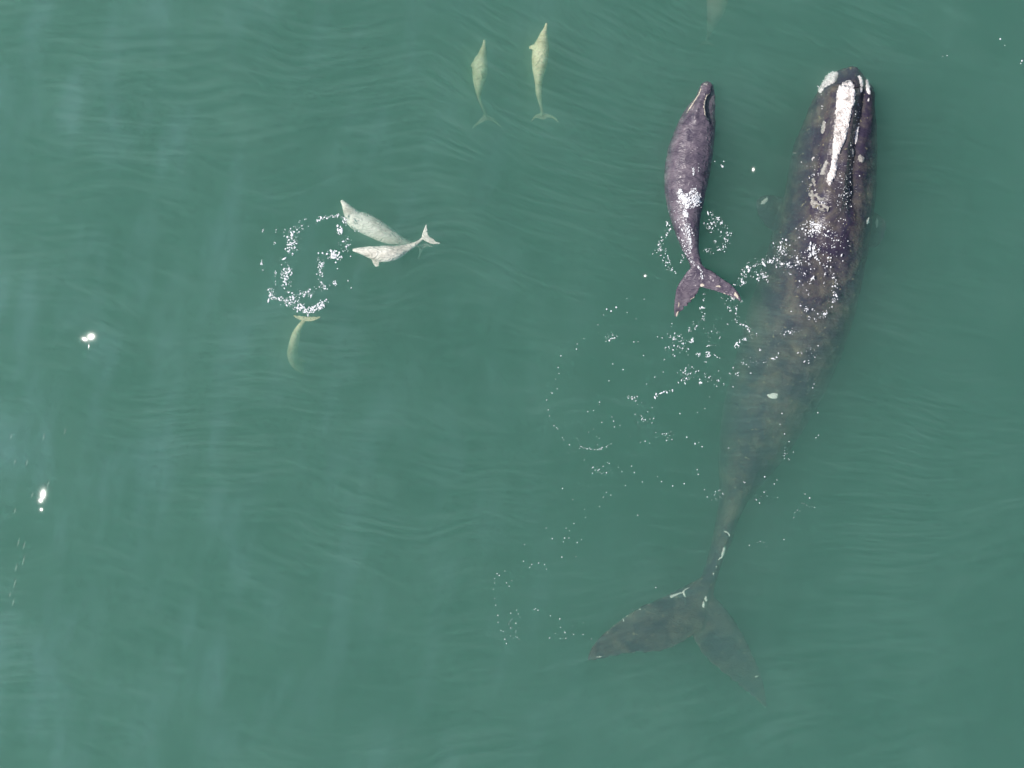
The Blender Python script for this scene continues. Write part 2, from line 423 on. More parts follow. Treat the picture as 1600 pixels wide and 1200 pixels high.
w_patch('callosity', [c1(p) for p in [(720, 152), (748, 180), (757, 230), (750, 320), (722, 430), (695, 555), (662, 625), (640, 690), (632, 790), (600, 850), (580, 872),
        (560, 830), (565, 790), (590, 730), (600, 620), (606, 520), (618, 440), (622, 350), (628, 260), (640, 200), (672, 165)]], M_callo, 0.07, 0.9,
        'long white callosity along the top of the head')
w_patch('callosity', [c1(p) for p in [(650, 95), (600, 92), (560, 122), (535, 170), (508, 215), (506, 245), (530, 240), (560, 200), (600, 180), (632, 165), (645, 130)]], M_callo, 0.05, 0.9,
        'white callosity round the near lip')
w_patch('callosity', [c1(p) for p in [(762, 112), (790, 120), (808, 150), (806, 200), (795, 245), (785, 240), (786, 180), (772, 140)]], M_callo, 0.05, 0.7)
w_patch('callosity', [c1(p) for p in [(815, 140), (845, 150), (858, 200), (860, 245), (838, 250), (820, 210), (822, 170)]], M_callo, 0.04, 0.7)
for (x, y, rx, ry, a, mm) in [(843, 283, 10, 20, 0, M_callo), (855, 325, 6, 15, 0, M_callog), (432, 330, 12, 26, 20, M_callo), (366, 455, 10, 15, 0, M_callog), (340, 552, 16, 26, 0, M_callog),
                              (540, 468, 16, 50, 8, M_callog), (768, 515, 14, 84, 8, M_callo), (740, 640, 8, 50, 0, M_callog), (792, 680, 24, 32, -20, M_callog), (889, 465, 6, 20, 0, M_callog),
                              (906, 592, 7, 20, 0, M_callog), (474, 676, 9, 20, 30, M_callo), (395, 700, 7, 9, 0, M_callo), (548, 740, 22, 62, 20, M_callog), (350, 640, 20, 12, 40, M_callog)]:
    w_patch('callosity', [c1(p) for p in blob(x, y, rx, ry, a)], mm, 0.03, 0.8, 'small greyish callosity' if mm is M_callog else None)
w_patch('callosity', [c1(p) for p in [(470, 800), (500, 820), (490, 880), (520, 915), (560, 930), (545, 980), (600, 990), (612, 1020), (580, 1038), (520, 1030), (470, 1010), (445, 960), (440, 890)]], M_callog, 0.05, 1.0,
        'pale ragged callosity beside the blowholes', holes=0.25)
for x, a in ((1281, 25), (1294, -25)):
    o = drape('blowhole', blob(x, 320, 2.2, 8, a, 0.1), wb, M_whale, 0.03, 0.7, 0.2, parent=whale)
# white scars on the flipper tips, the back, the tail stock and the flukes
def c6(p): return (900 + p[0] * .2667, 810 + p[1] * .2667)
for poly in [blob(1208, 618.5, 8.5, 5.2, 0, 0.2), blob(1195, 314, 7.5, 4.2, -38, 0.3), blob(1356, 345, 2.6, 7, 15, 0.3), blob(1370, 348, 3, 8, 0, 0.3),
             [c6(p) for p in [(862, 72), (885, 70), (903, 88), (908, 110), (898, 112), (885, 90), (865, 82)]],
             [c6(p) for p in [(858, 168), (878, 166), (874, 205), (858, 235), (828, 250), (828, 240), (848, 218)]],
             [c6(p) for p in blob(822, 284, 9, 8)], [c6(p) for p in blob(806, 325, 7, 12)],
             [c6(p) for p in [(548, 450), (580, 438), (618, 428), (640, 408), (670, 396), (668, 408), (640, 428), (648, 470), (632, 460), (622, 440), (590, 456), (552, 472)]],
             [c6(p) for p in blob(705, 334, 10, 9)], [c6(p) for p in blob(688, 374, 12, 5, -20)],
             [c6(p) for p in blob(762, 470, 11, 20)], [c6(p) for p in blob(748, 505, 12, 24)], [c6(p) for p in blob(716, 580, 5, 10, 30)],
             [c6(p) for p in blob(375, 532, 9, 9)], [c6(p) for p in blob(278, 594, 8, 14)], [c6(p) for p in blob(296, 574, 18, 5, -35)], [c6(p) for p in blob(225, 630, 14, 5, -45)],
             [c6(p) for p in blob(245, 612, 4, 14, 15)], [c6(p) for p in blob(185, 668, 6, 12, -25)], [c6(p) for p in blob(94, 755, 12, 6, -45)], [c6(p) for p in blob(515, 466, 7, 7)],
             [c6(p) for p in blob(340, 785, 15, 5)], [c6(p) for p in blob(435, 780, 22, 4)], [c6(p) for p in blob(738, 802, 14, 5, 50)], [c6(p) for p in blob(850, 892, 20, 5, 42)],
             [c6(p) for p in blob(935, 968, 9, 5, 50)], [c6(p) for p in blob(974, 996, 16, 6, 42)], [c6(p) for p in blob(1020, 1032, 22, 4, 35)],
             [c6(p) for p in blob(1058, 925, 18, 8, -20)], [c6(p) for p in blob(1082, 886, 10, 5, -25)], [c6(p) for p in blob(140, 810, 30, 5, -5)]]:
    w_patch('white_scar', poly, M_scar, 0.02, 0.3, None, 0.8)

# ------------------------------------------------------------------ the calf
MINTH = 0.03
CF = stations_lr([
    (129, 1099, 1110, -0.06, 0.16), (133, 1095, 1114, -0.02, 0.3), (146, 1090, 1117, 0.02, 0.5), (160, 1083, 1118, 0.05, 0.65), (178, 1070, 1119, 0.07, 0.8),
    (200, 1058, 1118, 0.09, 0.92), (220, 1050, 1116, 0.11, 1.0), (240, 1043, 1114, 0.12, 1.05), (262, 1039, 1110, 0.13, 1.05), (285, 1038, 1106, 0.14, 1.0),
    (310, 1040, 1101, 0.14, 0.95), (332, 1046, 1096, 0.14, 0.85), (355, 1053, 1093, 0.13, 0.72), (378, 1062, 1092, 0.12, 0.58), (400, 1073, 1093, 0.10, 0.42),
    (418, 1080, 1098, 0.07, 0.3), (436, 1086, 1103, 0.04, 0.18), (447, 1090, 1100, 0.02, 0.1)])
v, f = [], []
loft(CF, v, f, n=6, ring=36, flat=2.1)
fin([(1086, 408), (1078, 419), (1068, 432), (1059, 446), (1055, 461), (1053, 480), (1054, 494)],
    [(1098, 446), (1094, 450), (1091, 458), (1081, 471), (1070, 482), (1062, 490), (1057, 497)],
    [0.04, 0.03, 0.0, -0.04, -0.08, -0.10, -0.10], [0.07, 0.06, 0.05, 0.04, 0.035, 0.025, 0.015], v, f)
fin([(1092, 408), (1101, 417), (1114, 425), (1129, 435), (1143, 445), (1152, 456), (1158, 466)],
    [(1092, 446), (1098, 450), (1108, 453), (1122, 457), (1137, 462), (1149, 467), (1157, 472)],
    [0.04, 0.05, 0.05, 0.05, 0.05, 0.05, 0.05], [0.07, 0.06, 0.05, 0.04, 0.035, 0.025, 0.015], v, f)
RL = [(1097, 131), (1095, 140), (1092, 148), (1084, 160), (1076, 172), (1068, 184)]
RR = [(1111, 144), (1104, 149), (1101, 158), (1100, 168), (1102, 181), (1109, 191)]
def calf_shape(co, nr):
    x, y = px_of(co); up = max(0.0, nr.z)
    if 135 < y < 200:
        xr = lerp_table([(p[1], p[0]) for p in RR], y); xl = lerp_table([(p[1], p[0]) for p in RL], y)
        k = sstep(198, 182, y) * sstep(132, 142, y) * up
        co.z -= k * 0.16 * sstep(-0.5, 2.5, x - xr)                  # lower lip falls away beyond the mouth line
        co.z -= k * 0.10 * sstep(-0.5, 2.5, xl - x)
        co.z += k * 0.05 * math.exp(-((x - (xl + xr) / 2) / 5) ** 2)
    co += nr * 0.012 * noise.fractal(co * 5, 0.9, 2.1, 3)
    return co
calf = empty('whale_calf', P(1080, 300, 0)); bpy.context.view_layer.update()
cbody = fuse('body', v, f, M_calf, 0.022, 4, calf_shape)
cb = bvh_of(cbody)
adopt(cbody, calf)
tag(calf, 'small dark whale calf swimming beside the adult, splashed foam across its back', 'whale calf')
for pts, wd in ((RL, 2.4), (RR, 3.0)):
    drape('lip_line', ribbon(pts, wd), cb, M_lip, 0.02, 0.6, 0.25, parent=calf)
for (x, y, rx, ry, a) in ((1103, 131.5, 5, 1.8, -8), (1116, 134, 1.5, 3, 20), (1083, 168, 1.0, 7, 25), (1089, 170, 1.0, 5, -8)):
    drape('callosity', blob(x, y, rx, ry, a), cb, M_callog, 0.02, 0.6, 0.4, parent=calf)

def c3(p): return (980 + p[0] * .1833, 300 + p[1] * .1833)
for poly in [ribbon([(705, 835), (745, 845), (800, 852), (845, 872), (885, 880)], 14), blob(640, 795, 24, 16, 0, 0.05), ribbon([(520, 935), (550, 910), (585, 890)], 16), blob(430, 1040, 14, 32, 15), blob(930, 880, 18, 34, -35), blob(780, 805, 30, 11, 8, 0.1), blob(440, 960, 10, 24, 10)]:
    drape('pale_rim', [c3(p) for p in poly], cb, M_lip, 0.01, 0.6, 0.5, parent=calf)

# ------------------------------------------------------------------ dolphins
MINTH = 0.014
def dolphin(stations, fins, label, n=5, voxel=0.013, fin_up=None, sink=0.0, mat=None):
    stations = [(a, b, c, z - sink * 1.0, h) for a, b, c, z, h in stations]
    fins = [(l, t, [q - sink for q in zs], th) for l, t, zs, th in fins]
    v, f = [], []
    loft(stations, v, f, n=n, ring=22)
    for a in fins: fin(*a, v, f, 4, 12)
    def ridge(co, nr):
        if fin_up and nr.z > 0:
            x, y = px_of(co); (ax, ay), (bx, by) = fin_up[0], fin_up[2]
            dx, dy = bx - ax, by - ay; l2 = dx * dx + dy * dy
            t = max(0.0, min(1.0, ((x - ax) * dx + (y - ay) * dy) / l2)); d = math.hypot(x - ax - t * dx, y - ay - t * dy)
            co.z += 0.03 * math.exp(-(d / 2.2) ** 2) * (t ** 0.7) * sstep(1.3, 0.8, t + 0.3 * (d / 1.5)) * min(1.0, nr.z * 2)
        return co
    o = fuse('dolphin', v, f, mat or M_dolphin, voxel, 3, ridge)
    loc = P(stations[len(stations) // 2][0], stations[len(stations) // 2][1], stations[len(stations) // 2][3])
    for vv in o.data.vertices: vv.co -= loc
    o.location = loc
    tag(o, label, 'dolphin', 'dolphins swimming near the whales')
    return o
def lr(rows): return [((a + b) / 2, y, b - a, zt, h) for (y, a, b, zt, h) in rows]
# left of the two at the top
dolphin(lr([(62, 755, 759, -0.30, 0.05), (70, 753.5, 759, -0.30, 0.08), (78, 750, 760, -0.28, 0.18), (87, 746, 761, -0.28, 0.3), (96, 740, 762, -0.28, 0.38),
            (106, 738, 762, -0.30, 0.42), (116, 738, 761, -0.34, 0.42), (126, 739, 758, -0.4, 0.38), (136, 741, 755, -0.5, 0.3), (146, 744, 752, -0.65, 0.2),
            (156, 747, 752, -0.85, 0.14), (166, 751, 756, -1.05, 0.09), (176, 755, 760, -1.25, 0.06), (184, 760, 764, -1.4, 0.04)]),
        [([(744, 92), (738, 97), (735, 103)], [(744, 104), (738, 105), (735, 106)], [-0.45, -0.52, -0.6], [0.03, 0.02, 0.01]),
         ([(757, 177), (750, 186), (742, 194), (737, 200)], [(762, 188), (754, 192), (745, 197), (738, 202)], [-1.4, -1.45, -1.5, -1.5], [0.02, 0.015, 0.01, 0.006]),
         ([(759, 177), (768, 182), (777, 190), (784, 198)], [(760, 188), (768, 190), (777, 195), (784, 200)], [-1.4, -1.45, -1.5, -1.5], [0.02, 0.015, 0.01, 0.006])],
        'yellowish dolphin at the top, left of the whiter one, tail fading into deep water', fin_up=((749, 107), (751, 119), (754, 124), -0.36, -0.25), sink=0.42)
# right of the two at the top
dolphin(lr([(36, 852.5, 856, -0.12, 0.05), (45, 849, 855, -0.12, 0.08), (53, 844, 855.5, -0.12, 0.2), (63, 839, 857, -0.12, 0.32), (73, 834, 858, -0.12, 0.4),
            (87, 831, 857, -0.14, 0.44), (100, 831, 855, -0.18, 0.42), (110, 832, 852, -0.24, 0.38), (120, 834, 849, -0.34, 0.32), (132, 836, 847, -0.46, 0.26),
            (145, 837, 847, -0.6, 0.2), (156, 840, 847, -0.78, 0.14), (166, 843, 848, -0.95, 0.08), (178, 845, 850, -1.1, 0.06), (184, 846, 850, -1.15, 0.04)]),
        [([(838, 68), (831, 70), (826, 73)], [(838, 78), (832, 78), (827, 77)], [-0.3, -0.32, -0.35], [0.03, 0.02, 0.01]),
         ([(848, 176), (840, 178), (834, 182), (829, 190)], [(848, 188), (841, 185), (835, 186), (829.5, 192)], [-1.15, -1.15, -1.15, -1.15], [0.02, 0.015, 0.01, 0.006]),
         ([(848, 176), (857, 178), (866, 182), (873, 190)], [(848, 188), (857, 184), (865, 186), (872, 192)], [-1.15, -1.15, -1.15, -1.15], [0.02, 0.015, 0.01, 0.006])],
        'whitish dolphin at the top, right of the yellowish one, crescent tail showing', fin_up=((847, 84), (839, 100), (835, 104), -0.22, -0.09), sink=0.24)
# upper of the pair by the splash, head to the upper left
dolphin([(533, 313, 4, -0.03, 0.05), (538, 319, 9, -0.02, 0.12), (546, 331, 20, -0.02, 0.26), (556, 343, 30, -0.03, 0.38), (570, 349, 33, -0.05, 0.42),
         (584, 356, 32, -0.08, 0.42), (598, 364, 29, -0.12, 0.38), (612, 371, 23, -0.20, 0.3), (625, 376, 15, -0.30, 0.22), (637, 379, 9, -0.42, 0.14), (648, 382, 5, -0.58, 0.09), (658, 387, 4, -0.75, 0.05)],
        [([(552, 345), (555, 356), (562, 364)], [(566, 352), (566, 360), (566, 366)], [-0.3, -0.4, -0.5], [0.03, 0.02, 0.01]),
         ([(652, 382), (655, 392), (653, 404)], [(662, 388), (659, 396), (655, 406)], [-0.8, -0.85, -0.9], [0.02, 0.015, 0.006]),
         ([(652, 384), (664, 380), (676, 384)], [(662, 390), (668, 386), (677, 387)], [-0.8, -0.85, -0.9], [0.02, 0.015, 0.006])],
        'pale dolphin pointing to upper left beside the splash, upper of the crossing pair', fin_up=((596, 354), (609, 361), (626, 366), -0.14, -0.02), sink=0.24, mat=M_dolphin_white)
# lower of the pair, seen on its side, tail raised to the right
dolphin([(551, 390.5, 4, 0.0, 0.05), (558, 391, 8, 0.01, 0.1), (566, 392, 12, 0.02, 0.18), (578, 394, 19, 0.03, 0.26), (590, 396.5, 24, 0.03, 0.3), (603, 396.5, 26, 0.03, 0.32),
         (616, 395, 23, 0.0, 0.3), (628, 391, 17, -0.06, 0.26), (639, 386, 11, -0.10, 0.18), (649, 381, 7, -0.12, 0.12), (657, 375.5, 4.5, -0.13, 0.08), (664, 369, 5, -0.14, 0.05)],
        [([(580, 404), (583, 412), (587, 417)], [(592, 404), (593, 411), (593, 416)], [-0.15, -0.12, -0.1], [0.03, 0.02, 0.01]),
         ([(658, 374), (660, 364), (663, 356), (666, 350)], [(668, 372), (669, 366), (668, 358), (667, 351)], [-0.14, -0.12, -0.1, -0.1], [0.02, 0.015, 0.01, 0.006]),
         ([(660, 374), (668, 379), (678, 382), (688, 381)], [(668, 366), (674, 370), (681, 376), (688, 379)], [-0.14, -0.15, -0.16, -0.18], [0.02, 0.015, 0.01, 0.006])],
        'pale striped dolphin crossing under its neighbour with its forked tail to the right', fin_up=((614, 392), (624, 389), (638, 379), -0.06, 0.04), sink=0.08, mat=M_dolphin_white)
# the one diving below the splash
dolphin([(478, 497, 7, -0.10, 0.06), (474, 502, 6, -0.15, 0.1), (467, 512, 9, -0.25, 0.18), (462, 524, 13, -0.4, 0.28), (459, 538, 15, -0.55, 0.34), (457, 552, 16, -0.8, 0.38),
         (460, 563, 17, -1.05, 0.38), (466, 572, 15, -1.3, 0.3), (471, 579, 8, -1.5, 0.18), (474, 585, 4, -1.65, 0.08)],
        [([(478, 502), (468, 500), (458, 494)], [(478, 494), (470, 493), (459, 492)], [-0.12, -0.1, -0.08], [0.02, 0.015, 0.006]),
         ([(478, 502), (488, 502), (500, 497)], [(478, 494), (488, 494), (500, 494)], [-0.12, -0.1, -0.08], [0.02, 0.015, 0.006]),
         ([(464, 556), (472, 560), (480, 566)], [(466, 566), (473, 567), (480, 569)], [-1.2, -1.3, -1.4], [0.03, 0.02, 0.01])],
        'slim yellow-green dolphin diving below the splash, head deepest', sink=0.36)
# a deep one that only shows as a pale blur at the top edge
dolphin([(1116, -52, 5, -2.0, 0.06), (1117, -40, 14, -1.7, 0.25), (1119, -25, 26, -1.4, 0.42), (1121, -8, 34, -1.2, 0.5), (1120, 8, 32, -1.3, 0.48), (1116, 24, 24, -1.5, 0.38), (1111, 40, 14, -1.8, 0.24), (1107, 54, 7, -2.1, 0.12), (1104, 64, 4, -2.3, 0.06)],
        [([(1104, 62), (1096, 66), (1090, 72)], [(1106, 70), (1098, 71), (1091, 74)], [-2.3, -2.3, -2.3], [0.02, 0.015, 0.006]),
         ([(1104, 62), (1112, 66), (1118, 72)], [(1102, 70), (1110, 71), (1117, 74)], [-2.3, -2.3, -2.3], [0.02, 0.015, 0.006])],
        'blurred dolphin deep under water, cut by the top edge above the calf', sink=0.35, mat=M_deep)

# ------------------------------------------------------------------ foam and spray
_t = (1 + 5 ** 0.5) / 2
ICO_V = [Vector(p).normalized() for p in [(-1, _t, 0), (1, _t, 0), (-1, -_t, 0), (1, -_t, 0), (0, -1, _t), (0, 1, _t), (0, -1, -_t), (0, 1, -_t), (_t, 0, -1), (_t, 0, 1), (-_t, 0, -1), (-_t, 0, 1)]]
ICO_F = [(0, 11, 5), (0, 5, 1), (0, 1, 7), (0, 7, 10), (0, 10, 11), (1, 5, 9), (5, 11, 4), (11, 10, 2), (10, 7, 6), (7, 1, 8),
         (3, 9, 4), (3, 4, 2), (3, 2, 6), (3, 6, 8), (3, 8, 9), (4, 9, 5), (2, 4, 11), (6, 2, 10), (8, 6, 7), (9, 8, 1)]
class Foam:
    def __init__(s, bvh=None): s.v, s.f, s.bvh = [], [], bvh
    def fleck(s, px, py, r, ry=None, ang=0.0):
        """A flattened knot of bubbles, r and ry in photograph pixels."""
        ry = ry or r
        c = P(px, py, 0.01)
        if s.bvh:
            h, n = on(s.bvh, px, py)
            if h is not None and h.z > -0.02: c = h + Vector((0, 0, 0.01))
        ca, sa = math.cos(math.radians(ang)), math.sin(math.radians(ang))
        b = len(s.v)
        for q in ICO_V:
            k = 1 + random.uniform(-0.28, 0.28)
            x, y = q.x * r / PPM * k, q.y * ry / PPM * k
            s.v.append(c + Vector((x * ca - y * sa, -(x * sa + y * ca), q.z * min(r, ry) / PPM * 0.45)))
        s.f += [tuple(b + i for i in t) for t in ICO_F]
    def knot(s, px, py, r, ry=None, ang=0.0):
        """A larger ragged patch: many overlapping flecks."""
        ry = ry or r
        n = max(3, int(r * ry * 0.9))
        ca, sa = math.cos(math.radians(ang)), math.sin(math.radians(ang))
        for _ in range(n):
            t, q = random.random() * 6.28, random.random() ** 0.6
            x, y = q * r * math.cos(t), q * ry * math.sin(t)
            k = random.uniform(0.5, 1.25) * (1.15 - 0.5 * q) * min(1.0, 0.55 + min(r, ry) / 7)
            s.fleck(px + x * ca - y * sa, py + x * sa + y * ca, k * 1.1, k * random.uniform(0.7, 1.6), random.uniform(0, 180))
    def cluster(s, cx, cy, rx, ry, n, lo, hi, ang=0.0):
        ca, sa = math.cos(math.radians(ang)), math.sin(math.radians(ang))
        for _ in range(n):
            x, y = random.gauss(0, 0.5) * rx, random.gauss(0, 0.5) * ry
            r = lo + (hi * 1.35 - lo) * random.random() ** 3.5
            s.fleck(cx + x * ca - y * sa, cy + x * sa + y * ca, r, r * random.uniform(0.7, 1.5) * (2.0 if random.random() < 0.2 else 1.0), random.gauss(10, 40))
    def line(s, pts, n, jit, lo, hi):
        for _ in range(n):
            i = random.randrange(len(pts) - 1); t = random.random()
            x = pts[i][0] + (pts[i + 1][0] - pts[i][0]) * t; y = pts[i][1] + (pts[i + 1][1] - pts[i][1]) * t
            r = lo + (hi * 1.35 - lo) * random.random() ** 3.5
            s.fleck(x + random.gauss(0, jit), y + random.gauss(0, jit), r, r * random.uniform(0.7, 1.5) * (2.0 if random.random() < 0.2 else 1.0), random.gauss(10, 40))
    def done(s, label, name='foam'):
        o = mesh_obj(name, s.v, s.f, M_foam)
        return tag(o, label, 'foam', 'patches of foam on the water', 'stuff')
# round splash beside the dolphins
F = Foam()
def c7(x, y): return 390 + x * .2667, 290 + y * .2667
F.line([c7(120, 610), c7(140, 660), c7(210, 670), c7(250, 710), c7(330, 735), c7(400, 720), c7(445, 680)], 260, 3.0, 0.3, 1.2)
F.line([c7(230, 640), c7(290, 700), c7(340, 740), c7(400, 715), c7(440, 680)], 170, 3.2, 0.3, 1.2)
F.cluster(*c7(330, 630), 14, 7, 70, 0.35, 1.1)
F.cluster(*c7(250, 320), 11, 20, 120, 0.35, 1.2); F.cluster(*c7(215, 520), 9, 22, 110, 0.35, 1.3)
F.cluster(*c7(420, 480), 6, 20, 70, 0.35, 1.4); F.cluster(*c7(500, 410), 10, 8, 60, 0.4, 1.7); F.cluster(*c7(560, 340), 10, 14, 40, 0.35, 1.2)
F.cluster(*c7(430, 590), 12, 8, 40, 0.35, 1.1); F.cluster(*c7(300, 230), 8, 10, 24, 0.3, 0.8)
F.line([c7(390, 205), c7(450, 182), c7(530, 178), c7(560, 205)], 60, 1.8, 0.35, 1.1); F.cluster(*c7(530, 260), 5, 9, 30, 0.4, 1.5)
for (x, y, r, ry, a) in [(80, 252, 1.7, 5.5, 8), (148, 340, 1.8, 5, 0), (70, 455, 2.0, 7, 4), (76, 495, 1.2, 4, -20), (150, 520, 2.0, 6, 2), (155, 572, 1.3, 5, -12), (155, 262, 0.8, 6, 5), (204, 265, 1.8, 3.5, 0),
                         (232, 265, 1.4, 3, 0), (205, 298, 1.6, 1.6, 0), (228, 385, 3.6, 2.4, 30), (552, 215, 1.6, 5, -10), (568, 220, 2.4, 4.4, 10), (520, 275, 1.8, 4, -25), (542, 252, 2, 1.5, 0), (497, 395, 3, 5.5, 10), (465, 425, 5, 1.2, 6),
                         (425, 390, 3.5, 1.2, 40), (540, 415, 2, 3.2, 0), (512, 485, 1.8, 2, 0), (500, 572, 3.6, 4.2, 0), (578, 558, 1.3, 1.6, 0), (597, 597, 1.8, 1.0, -30), (400, 430, 1.8, 3, 0), (418, 486, 2.6, 1.6, 30), (618, 264, 1.3, 1.3, 0), (640, 266, 1.2, 1.3, 0)]:
    F.knot(*c7(x, y), r, ry, a)
F.done('ring of white foam flecks left of the two crossing dolphins')
# foam carried on the calf's back and stock
F = Foam(cb)
for (x, y, r, ry, a) in [(440, 1100, 3, 5, 20), (470, 1130, 6, 5, 0), (500, 1160, 7, 5, 0), (545, 1100, 3.5, 7, 10), (580, 1075, 2, 5, 15), (600, 1130, 3, 8, -15), (575, 1170, 5, 4, 0)]:
    F.knot(980 + x * .1833, 100 + y * .1833, r, ry, a)
for (x, y, r, ry, a) in [(450, 50, 3.5, 4, 20), (480, 90, 5, 5, 0), (540, 75, 6, 4, 0), (600, 70, 4, 6, 25), (520, 125, 6, 4, 0), (490, 180, 3.4, 7, 5), (575, 120, 5, 3, -10), (620, 30, 1.5, 8, -8), (500, 215, 2, 5, 0), (480, 240, 1, 9, 3), (430, 240, 1, 7, 50), (440, 380, 1.5, 6, -10)]:
    F.knot(980 + x * .1833, 300 + y * .1833, r, ry, a)
for (x, y, r, ry, a) in [(1064, 303, 4, 5, 10), (1070, 310, 6, 6, 0), (1078, 314, 7, 6, 0), (1084, 306, 5, 7, 15), (1089, 314, 4, 7, 10), (1073, 322, 6, 4, 0), (1071, 333, 3, 6, 5)]:
    F.cluster(x, y, r * 1.5, ry * 1.5, int(r * ry * 1.9), 0.4, 1.5)
F.cluster(980 + 505 * .1833, 300 + 330 * .1833, 6, 14, 110, 0.3, 0.9); F.cluster(980 + 530 * .1833, 300 + 430 * .1833, 5, 20, 170, 0.3, 0.8)
F.line([(1068, 378), (1070, 392), (1077, 405), (1086, 415)], 90, 1.5, 0.3, 0.8); F.line([(1090, 414), (1096, 425), (1097, 436)], 45, 0.9, 0.35, 1.0)
F.line([(1082, 261), (1084, 268), (1083, 274)], 30, 1.0, 0.4, 1.0); F.cluster(1093, 263, 3, 6, 10, 0.3, 0.8); F.cluster(1060, 330, 10, 16, 60, 0.25, 0.6)
F.done('thick white splash foam lying across the calf\'s back')
# flecks left, right and below of the calf's tail
F = Foam()
for (x, y, r, ry, a) in [(335, 255, 1, 3, 0), (365, 320, 1.8, 4, 25), (342, 362, 2.2, 3, 20), (292, 418, 1.8, 5, 35), (268, 450, 2, 3, -30), (287, 490, 2.8, 4, -20), (328, 490, 1.2, 5, -5), (345, 545, 1.2, 5, -12), (360, 595, 1.6, 6, -18),
                         (385, 650, 1, 3, -20), (413, 690, 1.4, 1.8, 0), (345, 602, 1.6, 1.6, 0), (305, 582, 1.2, 1.2, 0), (263, 488, 1.3, 1.5, 0), (715, 350, 2, 2, 0), (800, 335, 1.2, 5, 0), (805, 375, 3, 1, -30), (748, 428, 2.2, 3.6, 15),
                         (790, 490, 2.4, 2.4, 0), (768, 462, 1.2, 2, 0), (857, 415, 1.4, 1.8, 0), (853, 345, 1.3, 1.1, 0), (810, 262, 1.3, 1.6, 0), (777, 222, 1.2, 2, 0), (710, 175, 1.2, 1, 0), (655, 268, 1.3, 1.8, 0), (775, 320, 1.2, 1, 0)]:
    F.knot(980 + x * .1833, 300 + y * .1833, r, ry, a)
F.line([(1043, 344), (1044, 362), (1032, 378), (1028, 392), (1036, 408), (1046, 420), (1057, 431)], 60, 3.0, 0.3, 0.9)
F.line([(1108, 332), (1124, 345), (1136, 362), (1136, 378), (1126, 392)], 80, 3.2, 0.3, 1.0); F.cluster(1112, 350, 9, 9, 45, 0.3, 0.9); F.cluster(1105, 392, 10, 6, 20, 0.3, 0.8)
F.line([(1066, 398), (1068, 404), (1063, 410)], 14, 1, 0.3, 0.7)
F.done('scattered foam flecks either side of the calf\'s tail')
F = Foam()
for (x, y, r, ry, a) in [(1100, 460, 1.8, 2.6, 20), (1099, 468, 2, 3.2, 0), (1097, 481, 4.8, 3.2, 0), (1099, 497, 2.8, 3.4, 0), (1097, 488, 1.4, 1.2, 0), (1101, 491, 1.5, 1.5, 0), (1087, 513, 2, 2, 0), (1078, 517, 2.2, 1.6, 0), (1082, 531, 3.4, 4.2, 30),
                         (1079, 535, 3, 2.2, 0), (1091, 554, 4, 3.2, -20), (1106, 553, 4.2, 5, 0), (1107, 556, 5, 2.4, 0), (1117, 555, 2.2, 2.2, 0), (1122, 559, 3, 2, 0), (1102, 567, 2.2, 2.2, 0), (1053, 527, 1.6, 3, 10), (1062, 525, 2, 1.6, 0), (1066, 528, 1.2, 1.4, 0),
                         (1040, 544, 1.5, 4, 0), (1045, 543, 1.3, 3, 0), (1054, 539, 1.8, 2.4, 0), (1052, 548, 1.6, 2, 0), (1067, 544, 1.3, 1.8, 0), (1037, 562, 1.5, 2.2, 0), (1075, 571, 1.4, 1.4, 0), (1074, 591, 3.8, 2.4, 0), (1065, 594, 2, 1.6, 0), (1060, 598, 1.4, 1.4, 0),
                         (1070, 595, 2, 1.2, 0), (1087, 580, 1.4, 1.3, 0), (1095, 598, 3.2, 2.6, 0), (1121, 595, 3, 2.4, 0), (1120, 603, 1.5, 1.3, 0), (1130, 601, 2.2, 2, 0), (1152, 584, 3.8, 3.2, 0), (1146, 575, 2.2, 1.8, 0), (1141, 584, 1.8, 1.6, 0), (1145, 604, 1.2, 1, 0),
                         (1151, 482, 1.8, 6, 0), (1150, 491, 1.5, 2, 0), (1158, 471, 1.8, 3, 10), (1145, 466, 4, 3, 30), (1147, 445, 3.2, 2, 20), (1163, 442, 4, 2.6, 10), (1155, 462, 4, 1.4, 40), (1140, 481, 1.6, 0.9, 0), (1165, 530, 2.8, 2.6, 0), (1169, 514, 2.4, 3.4, 0),
                         (1187, 546, 2.4, 2.2, 0), (1162, 568, 1.8, 2.0, 0), (1167, 570, 1.8, 1.3, 0), (1181, 564, 1.3, 1.3, 0), (1195, 566, 2.8, 1.5, -15), (1157, 507, 1.6, 1, 0), (1137, 507, 1.4, 1.4, 0), (1149, 499, 1.1, 1.1, 0), (1173, 583, 1.1, 1.0, 0)]:
    F.knot(x, y, r, ry, a)
F.line([(1100, 500), (1085, 508), (1074, 517)], 22, 2.0, 0.3, 1.0); F.cluster(1058, 528, 16, 10, 34, 0.3, 0.9); F.cluster(1058, 545, 16, 10, 30, 0.3, 0.9)
F.cluster(1072, 583, 14, 12, 40, 0.3, 1.0); F.cluster(1105, 590, 22, 14, 30, 0.3, 0.9); F.line([(1104, 542), (1110, 539), (1125, 539)], 14, 0.8, 0.3, 0.8)
F.line([(1132, 465), (1140, 480), (1156, 505), (1180, 518)], 44, 4, 0.3, 0.9); F.line([(1148, 545), (1158, 532), (1170, 530), (1182, 520)], 36, 3, 0.3, 1.0)
F.line([(1022, 622), (1028, 616), (1040, 612), (1052, 610)], 26, 1.0, 0.35, 1.1); F.cluster(1110, 520, 22, 18, 30, 0.25, 0.7)
F.done('foam blobs on the water below the calf\'s flukes')
